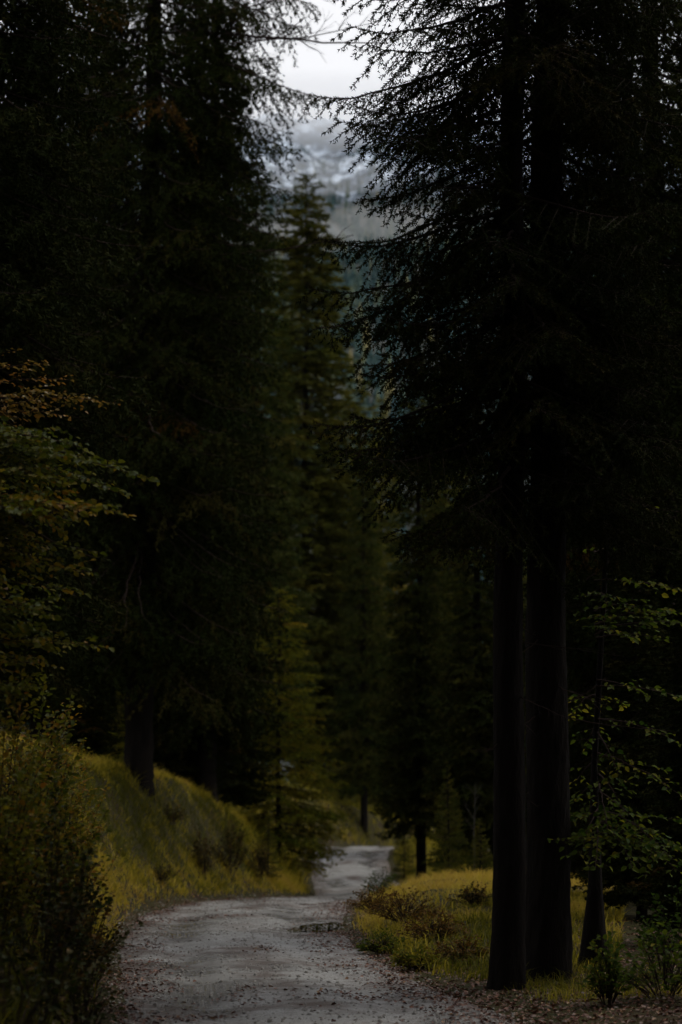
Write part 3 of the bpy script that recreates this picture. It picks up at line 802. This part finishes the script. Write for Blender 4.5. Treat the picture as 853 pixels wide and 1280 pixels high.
# beech leaning in from the left
b0 = gp(-4.3, 16.2, -.1)
tp = np.array([b0, b0 + [.05, 0, 1.2], b0 + [.2, -.1, 2.6], b0 + [.3, -.1, 4.2], b0 + [.35, 0, 6.4]])
limbs = []
def reach(u, v, Y): return at(u, v, Y)
for (u, v, Y, zr) in [(188, 598, 15.2, -.35), (150, 640, 14.6, -.2), (118, 690, 15.6, -.15), (120, 808, 14.9, .05), (60, 760, 14.2, .1), (70, 560, 16, -.3), (105, 560, 15, -.3), (40, 640, 14, -.2), (100, 740, 16, -.1), (50, 830, 15.6, .1), (25, 690, 15, 0), (140, 610, 16.2, -.3), (90, 655, 15.8, -.2), (130, 580, 15.6, -.3), (160, 620, 15.9, -.3), (20, 540, 15.5, -.3), (80, 600, 14.8, -.2), (110, 715, 15.2, -.1), (70, 790, 15.3, 0), (40, 860, 14.6, .2), (100, 640, 14.4, -.2)]:
    e = reach(u, v, Y); s0 = np.array([b0[0] + .25, b0[1] - .05, e[2] - zr])
    limbs.append((s0, e, .014))
broadleaf('beech_tree', 'beech with glossy olive and russet leaves reaching in from the left edge', 'beech tree', b0, limbs, rng, .065, 'leaf_beech', None, (tp, [.09, .08, .065, .05, .02]), tint=(.36, .22), flat=.6, sp=.085)
# shrubs under it
def shrub(name, label, u, vtop, Y, wpx, mat, leaf, n, grp, tint, seed, gap=.05, dens=.09, vbase=None):
    r = np.random.default_rng(seed)
    x = tx(u, Y); b = gp(x, Y, -.05); top = at(u, vtop, Y)[2]; hh = max(.3, top - b[2]); wr = wpx / F * Y
    limbs = []
    for k in range(n):
        az = r.uniform(0, 2 * pi); rad = wr * math.sqrt(r.random()); h_ = hh * (1 - .55 * (rad / wr) ** 2) * r.uniform(.55, 1.05)
        e = b + np.array([rad * cos(az), rad * sin(az) * .8, h_])
        q = r.uniform(.0, .55); e0 = b + np.array([rad * .25 * cos(az), rad * .25 * sin(az), .05]); e0 = e0 + (e - e0) * q * np.array([.2, .2, 1]); limbs.append((e0, e, .006))
    return broadleaf(name, label, 'shrub', b, limbs, r, leaf, mat, grp, None, tint=tint, gap=gap, sp=dens, sub=.32, flat=.6, sag=.15)
GS_ = 'shrubs on the left verge'
shrub('autumn_shrub', 'golden-brown leafy shrub below the beech at the left edge', -5, 780, 15.5, 140, 'leaf_beech', .055, 40, GS_, (.42, .25), 31)
shrub('autumn_shrub', 'dark tangled shrub beside the track in the lower left corner', 55, 975, 13.8, 125, 'leaf_herb', .05, 32, GS_, (.2, .2), 32)
shrub('autumn_shrub', 'yellow-green shrub at the foot of the grassy bank, right of the beech leaves', 78, 885, 19.0, 72, 'leaf_beech', .05, 44, GS_, (.6, .2), 33)
shrub('autumn_shrub', 'low leafy green shrub at the very bottom left of the picture', 20, 1150, 12.5, 130, 'leaf_herb', .06, 26, GS_, (.2, .2), 34)
shrub('autumn_shrub', 'thin brown shrub fringing the left road edge', 110, 1080, 17.0, 60, 'leaf_herb', .045, 40, GS_, (.4, .25), 35)
shrub('autumn_shrub', 'golden shrub reaching up to the lowest beech leaves at the left edge', 35, 830, 17, 95, 'leaf_beech', .055, 40, GS_, (.42, .25), 38)
shrub('autumn_shrub', 'olive shrub cut by the left picture edge below the beech', -15, 810, 14.2, 95, 'leaf_beech', .055, 34, GS_, (.3, .2), 39)
shrub('autumn_shrub', 'dark leafy shrub hiding the left end of the grassy bank', 35, 850, 21, 85, 'leaf_herb', .055, 70, GS_, (.45, .25), 40)
shrub('autumn_shrub', 'dense dark shrub in the middle of the left verge', 85, 1035, 15.6, 62, 'leaf_herb', .05, 30, GS_, (.4, .25), 41)
shrub('autumn_shrub', 'dim shrub between the lower left corner and the road edge', 110, 1190, 14.4, 60, 'leaf_herb', .045, 30, GS_, (.2, .2), 37)
GRS = 'low shrubs on the right grass mound'
for k, (u, vt, Y, wp, mat, tn, lab) in enumerate([
    (470, 1112, 33, 32, 'leaf_herb', (.72, .15), 'brown heathery shrub at the tip of the right grass mound'),
    (505, 1115, 29, 36, 'leaf_herb', (.75, .15), 'russet low shrub in the middle of the right grass mound'),
    (540, 1140, 25, 36, 'leaf_herb', (.72, .15), 'brown low shrub on the near slope of the right mound'),
    (480, 1170, 24.5, 26, 'leaf_maple', (.4, .2), 'green low herb by the road edge under the mound tip'),
    (520, 1188, 21.8, 26, 'leaf_maple', (.75, .15), 'yellow-green herb at the road edge left of the pair of trunks'),
    (575, 1172, 22, 34, 'leaf_herb', (.75, .15), 'brown herb clump right against the left black trunk'),
    (478, 1090, 43, 20, 'leaf_maple', (.2, .15), 'small bluish green sapling behind the mound tip'),
    (592, 1110, 30, 26, 'leaf_herb', (.5, .2), 'pale leafy clump in the yellow grass behind the mound')]):
    shrub('low_shrub', lab, u, vt - 6, Y, wp * 1.3, mat, .045, 60, GRS, tn, 60 + k, gap=.04, dens=.07)
for k, (u, vt, Y, wp, tn, lab) in enumerate([
    (825, 1178, 17.5, 60, (.35, .2), 'leafy green bush in the lower right corner'),
    (755, 1195, 17.2, 26, (.3, .2), 'small green plant on the leaf litter by the maple foot'),
    (850, 1120, 20, 50, (.15, .15), 'dim green bush at the right edge behind the corner bush')]):
    shrub('green_bush', lab, u, vt - 25, Y, wp * 1.2, 'leaf_maple', .06, 44, 'bushes in the lower right', tn, 80 + k, gap=.055, dens=.1)
# verge shrubs by the far track end, larger shrubs on the second bank
for k, (u, vt, Y, wp, lab) in enumerate([(400, 1000, 66, 22, 'dim yellow-green shrub on the bank left of the far track'), (378, 975, 62, 24, 'leafy shrub below the larch on the left bank'), (440, 1030, 104, 18, 'bright yellow-green bush left of the thin trunk at the track end'), (478, 1035, 108, 24, 'bright green bush right of the thin trunk at the track end'), (512, 1060, 75, 20, 'dark bush beside the far right verge')]):
    shrub('verge_shrub', lab, u, vt, Y, wp, 'leaf_maple' if k in (2, 3) else 'leaf_herb', .11, 12, 'shrubs near the far track', (.6, .2), 90 + k, gap=.11, dens=.2)

for k, (u, vt, Y, wp, lab) in enumerate([(215, 1000, 44, 26, 'dark low bilberry patch below the old spruce trunk'), (290, 1022, 46.5, 24, 'dark bilberry patch in the hollow of the left bank'), (255, 1030, 44, 22, 'brownish low patch in the middle of the left bank'), (325, 1045, 49, 18, 'small dark patch near the nose of the left bank'), (205, 1075, 40, 18, 'small russet patch low on the left bank')]):
    shrub('bilberry_patch', lab, u, vt, Y, wp, 'leaf_herb', .05, 40, 'bilberry patches on the left bank', (.35, .2), 120 + k, gap=.05, dens=.08)
# maple right of the trunks
b0 = gp(tx(739, 20.6), 20.6, -.1)
tp = np.array([b0 + [0, 0, -.2], b0 + [0, 0, .05], b0 + [0, 0, .25], b0 + [.03, 0, .9], b0 + [.06, .1, 2.2], b0 + [.2, .1, 4], b0 + [.4, .2, 6.5]])
limbs = []
for (u, v, Y, dz) in [(760, 748, 19.8, .1), (850, 780, 19.6, 0), (880, 745, 20.4, .2), (800, 800, 20.8, .1), (712, 1010, 20.9, .3), (725, 1070, 19.5, .5), (790, 1085, 19.2, .5), (850, 1090, 19.3, .5), (820, 1050, 20.2, .5), (770, 960, 20.2, .4), (850, 930, 20, .3), (730, 940, 21.4, .3), (810, 870, 20.4, .2), (880, 880, 20.6, .2), (830, 640, 20.8, -.1), (840, 765, 19.4, 0), (830, 800, 19.9, .1), (800, 760, 19.5, .1), (745, 1085, 19.0, .5), (760, 1040, 19.4, .5), (840, 1075, 19.0, .5), (810, 1095, 19.4, .5), (780, 1015, 20, .4), (715, 985, 21.2, .3), (780, 690, 21.4, -.1), (860, 1000, 19.8, .5), (712, 900, 22, .2)]:
    e = at(u, v, Y); s0 = np.array([b0[0] + .1, b0[1] + .08, e[2] + dz]); limbs.append((s0, e, .012))
broadleaf('maple_tree', 'young maple with a dark flared trunk and yellow-green leaves', 'maple tree', b0, limbs, rng, .075, 'leaf_maple', None, (tp, [.26, .20, .15, .08, .035, .03, .02]), bark='bark', tint=(.5, .25), sp=.12, gap=.075, flat=.5)
# amber maple high on the left, behind the beech
b0 = gp(-5.4, 25, -.1)
tp = np.array([b0, b0 + [.1, 0, 2], b0 + [.1, 0, 4.5], b0 + [.3, 0, 8]])
limbs = []
for (u, v, Y, dz) in [(60, 455, 24.5, -.2), (90, 475, 25, -.2), (45, 500, 24.2, -.2), (120, 500, 25.2, -.2), (20, 440, 25, -.2), (150, 505, 25.5, -.1), (80, 520, 24.6, 0)]:
    e = at(u, v, Y); limbs.append((np.array([b0[0] + .15, b0[1], e[2] + dz]), e, .014))
broadleaf('maple_tree', 'maple with amber autumn leaves glowing among the spruces at the left', 'maple tree', b0, limbs, rng, .08, 'leaf_amber', None, (tp, [.1, .08, .06, .02]), tint=(.4, .3), sp=.15, gap=.075)
# thin pale sapling stem behind the grass
b0 = gp(tx(592, 50), 50, -.05)
V, f = bare_branch(np.zeros(3), np.array([.05, 0, 2.6]), .028, rng, 8, .4, .03)
o = tag(ob('bare_sapling', mesh('bare_sapling', V, f, M['bark_grey']), None, tuple(b0)), 'thin pale bare sapling behind the yellow grass left of the trunks', 'sapling')

# ------------------------------------------------------------------ grass, litter, pebbles
def grass(name, label, n, xr, yr, cond, hgt, wid, rng, tintf):
    x = rng.uniform(*xr, n); y = rng.uniform(*yr, n)
    z, d, s = on_ground(x, y)
    k = cond(x, y, d, s)
    k = rng.random(n) < k
    x, y, z, d = x[k], y[k], z[k], d[k]; n = len(x)
    hh = hgt * rng.uniform(.4, 1.3, n) * (1 + 1.2 * fbm(x * 1.1, y * 1.1, 71) + 1.6 * np.clip(fbm(x * 4, y * 4, 72), 0, 1) * 2); az = rng.uniform(0, 2 * pi, n)
    az2 = fbm(x * 2.5, y * 2.5, 75) * 12 + rng.normal(0, 1.3, n)
    ln = hh * rng.uniform(.3, 1.5, n)
    b = np.stack([x, y, z - .02], 1); sd = np.stack([np.cos(az), np.sin(az), az * 0], 1) * (wid * rng.uniform(.6, 1.3, n))[:, None]
    dr = np.stack([np.cos(az2), np.sin(az2), az2 * 0], 1)
    up = np.array([0, 0, 1.])
    m = b + dr * (ln * .3)[:, None] + up * (hh * .62)[:, None]; tip = b + dr * ln[:, None] + up * (hh * rng.uniform(.65, 1, n))[:, None]
    V = np.stack([b - sd, b + sd, m + sd * .8, m - sd * .8, tip], 1).reshape(-1, 3)
    o = (np.arange(n) * 5)[:, None]
    f4 = o + np.array([[0, 1, 2, 3]]); f3 = o + np.array([[3, 2, 4]])
    tv = np.clip(tintf(x, y) + rng.normal(0, .13, n), .08, .92) if tintf.__code__.co_argcount == 2 else np.clip(tintf(x, y, d) + rng.normal(0, .15, n), .08, .92)
    return tag(ob(name, mesh(name, V, [f4, f3], M['grass'], {'tint': np.repeat(tv, 5)})), label, 'grass', kind='stuff')
rng = np.random.default_rng(33)
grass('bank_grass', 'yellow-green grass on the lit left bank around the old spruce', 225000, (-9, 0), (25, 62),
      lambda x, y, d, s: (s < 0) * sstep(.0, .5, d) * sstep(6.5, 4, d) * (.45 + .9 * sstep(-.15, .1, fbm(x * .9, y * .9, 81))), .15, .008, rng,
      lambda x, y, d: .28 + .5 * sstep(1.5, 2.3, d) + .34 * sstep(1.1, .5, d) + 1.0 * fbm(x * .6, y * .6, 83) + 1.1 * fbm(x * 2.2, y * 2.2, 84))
grass('mound_grass', 'dry yellow grass on the mound right of the track', 90000, (-.5, 6.5), (20, 56),
      lambda x, y, d, s: (s > 0) * sstep(.05, .5, d) * sstep(5.5, 3.5, d) * (x < .155 * y - .3) * (.3 + .9 * sstep(-.12, .1, fbm(x * .7, y * .7, 85))), .15, .0065, rng,
      lambda x, y: .62 + 1.1 * fbm(x * .5, y * .5, 87) + .8 * fbm(x * 2, y * 2, 88) + .03 * (y - 30))
grass('verge_grass', 'sparse dark grass along the near left verge', 40000, (-6, 0), (9, 25),
      lambda x, y, d, s: (s < 0) * sstep(.1, .8, d) * sstep(4, 2.5, d) * .8, .3, .005, rng, lambda x, y: .18 + .9 * fbm(x * .5, y * .5, 89))
grass('far_verge_grass', 'dim grass on the banks of the far track', 60000, (-8, 8), (56, 112),
      lambda x, y, d, s: sstep(.1, .5, d) * sstep(4, 2.5, d) * .9, .35, .012, rng, lambda x, y: .35 + 1.0 * fbm(x * .3, y * .3, 91))
grass('trunk_grass', 'short grass round the feet of the pair of trunks', 12000, (1, 5), (17.6, 21),
      lambda x, y, d, s: (s > 0) * sstep(.4, 1.0, d) * sstep(-.1, .15, fbm(x, y, 95)) * .8, .13, .004, rng, lambda x, y: .25 + .8 * fbm(x * .5, y * .5, 97))

def scatter_litter(n, rng):
    x = rng.uniform(-5, 6.5, n); y = 12 + 38 * rng.random(n) ** 1.7
    z, d, s = on_ground(x, y)
    p = .9 * sstep(-1.0, .1, d) * sstep(1.5, .4, d) + (s > 0) * sstep(-.9, -.1, d) * sstep(26, 20, y) * 1.0 + .4 * sstep(.12, .25, fbm(x * 1.1, y * .6, 99))
    p += (s > 0) * ((y < 19.8) | (x > .115 * y)) * (y < 27) * sstep(-.8, .2, d) * 1.2
    p += (y < 19) * .04
    p = p * (.25 + 1.5 * sstep(-.12, .14, fbm(x * 1.6, y * 1.1, 101)))
    for P_, a_, b_ in PUD: p = p * ((((x - P_[0]) / (a_ * 1.15)) ** 2 + ((y - P_[1]) / (b_ * 2.5)) ** 2) > 1)
    k = rng.random(n) < p * .8
    x, y, z = x[k], y[k], z[k]; n = len(x)
    az = rng.uniform(0, 2 * pi, n)
    D = np.stack([np.cos(az), np.sin(az), rng.normal(0, .2, n)], 1)
    Nn = np.stack([rng.normal(0, .35, n), rng.normal(0, .35, n), np.ones(n)], 1)
    V, f = leaves_mesh(np.stack([x, y, z + .012], 1), D, Nn, rng.uniform(.014, .055, n), .36, rng.choice([-1, 1]) * .16)
    tv = np.clip(rng.normal(.45, .25, n), .08, .92)
    tag(ob('fallen_leaves', mesh('fallen_leaves', V, [f], M['litter'], {'tint': np.repeat(tv, 6)})), 'reddish brown fallen leaves scattered on the track edges', 'leaf litter', kind='stuff')
scatter_litter(125000, rng)

def pebbles(n, rng):
    x = rng.uniform(-4, 3, n); y = 10 + 40 * rng.random(n) ** 1.6
    z, d, s = on_ground(x, y)
    k = (d < .1); x, y, z = x[k], y[k], z[k]; n = len(x)
    a = np.array([[1, 0, 0], [-.5, .87, 0], [-.5, -.87, 0], [.3, .5, .8], [-.6, 0, .75], [.3, -.5, .7]])
    fc = np.array([[0, 1, 3], [1, 4, 3], [1, 2, 4], [2, 5, 4], [2, 0, 5], [0, 3, 5], [3, 4, 5]])
    sz = np.minimum(rng.lognormal(math.log(.0115), .5, n), .03)
    V = a[None] * sz[:, None, None] * rng.uniform(.7, 1.3, (n, 6, 3))
    an = rng.uniform(0, 6.28, n); c_, s_ = np.cos(an)[:, None], np.sin(an)[:, None]
    V = np.stack([V[..., 0] * c_ - V[..., 1] * s_, V[..., 0] * s_ + V[..., 1] * c_, V[..., 2] - .003], -1) + np.stack([x, y, z], 1)[:, None]
    f = fc[None] + (np.arange(n) * 6)[:, None, None]
    tag(ob('gravel', mesh('gravel', V.reshape(-1, 3), [f.reshape(-1, 3)], M['pebble'])), 'loose grey stones on the track', 'gravel', kind='stuff')
pebbles(22000, rng)

# ------------------------------------------------------------------ mist, cloud and haze
def lump(name, label, c, r, dens, seed):
    u = np.linspace(0, pi, 25)[1:-1]; th = np.arange(48) * 2 * pi / 48
    U, T_ = np.meshgrid(u, th, indexing='ij')
    rr = 1 + .5 * fbm(U * 2.2 + seed, np.cos(T_) * 1.6 + 3, seed, 4) + .35 * fbm(np.sin(T_) * 2.5, U * 3, seed + 3, 3)
    V = np.stack([rr * np.sin(U) * np.cos(T_), rr * np.sin(U) * np.sin(T_), rr * np.cos(U)], -1).reshape(-1, 3)
    nr, ncol = U.shape
    i = np.arange(nr - 1)[:, None] * ncol; j = np.arange(ncol)[None]; j2 = (j + 1) % ncol
    f = np.stack([i + j, i + ncol + j, i + ncol + j2, i + j2], -1).reshape(-1, 4)
    V = np.concatenate([V, [[0, 0, 1], [0, 0, -1]]]); k = np.arange(ncol); n0 = nr * ncol
    f3 = np.concatenate([np.stack([k, (k + 1) % ncol, np.full(ncol, n0)], 1), np.stack([(nr - 1) * ncol + (k + 1) % ncol, (nr - 1) * ncol + k, np.full(ncol, n0 + 1)], 1)])
    V = V * np.array(r) + np.array(c)
    tag(ob(name, mesh(name, V, [f, f3], volmat(name, dens, (.97, .975, .99)), smooth=True)), label, 'mist', kind='stuff')
lump('mist_cloud_bank', 'low white mist drifting over the upper edge of the far forest', (-45, 1005, 312), (62, 34, 15), .006, 2)
lump('mist_cloud_bank', 'thin wisp of mist right of the slender spruce top', (24, 1030, 330), (48, 26, 11), .006, 12)
lump('mist_cloud_bank', 'higher scrap of mist against the snowy rocks', (-20, 1130, 395), (70, 26, 9), .006, 17)
lump('mist_cloud_bank', 'thick white cloud bank hiding the mountain top', (0, 1440, 548), (420, 75, 32), .009, 6)  # this one is the summit cloud, built as a mist lump
bx0, bx1, by0, by1, bz0, bz1 = -760, 760, -130, 2200, -130, 1100
V = np.array([[a, b, c] for a in (bx0, bx1) for b in (by0, by1) for c in (bz0, bz1)], float)
f = np.array([[0, 1, 3, 2], [4, 6, 7, 5], [0, 4, 5, 1], [2, 3, 7, 6], [0, 2, 6, 4], [1, 5, 7, 3]])
tag(ob('haze', mesh('haze', V, [f], volmat('haze', .000012, (.55, .80, 1.0)))), 'thin blue haze filling the valley air', 'haze', kind='stuff')
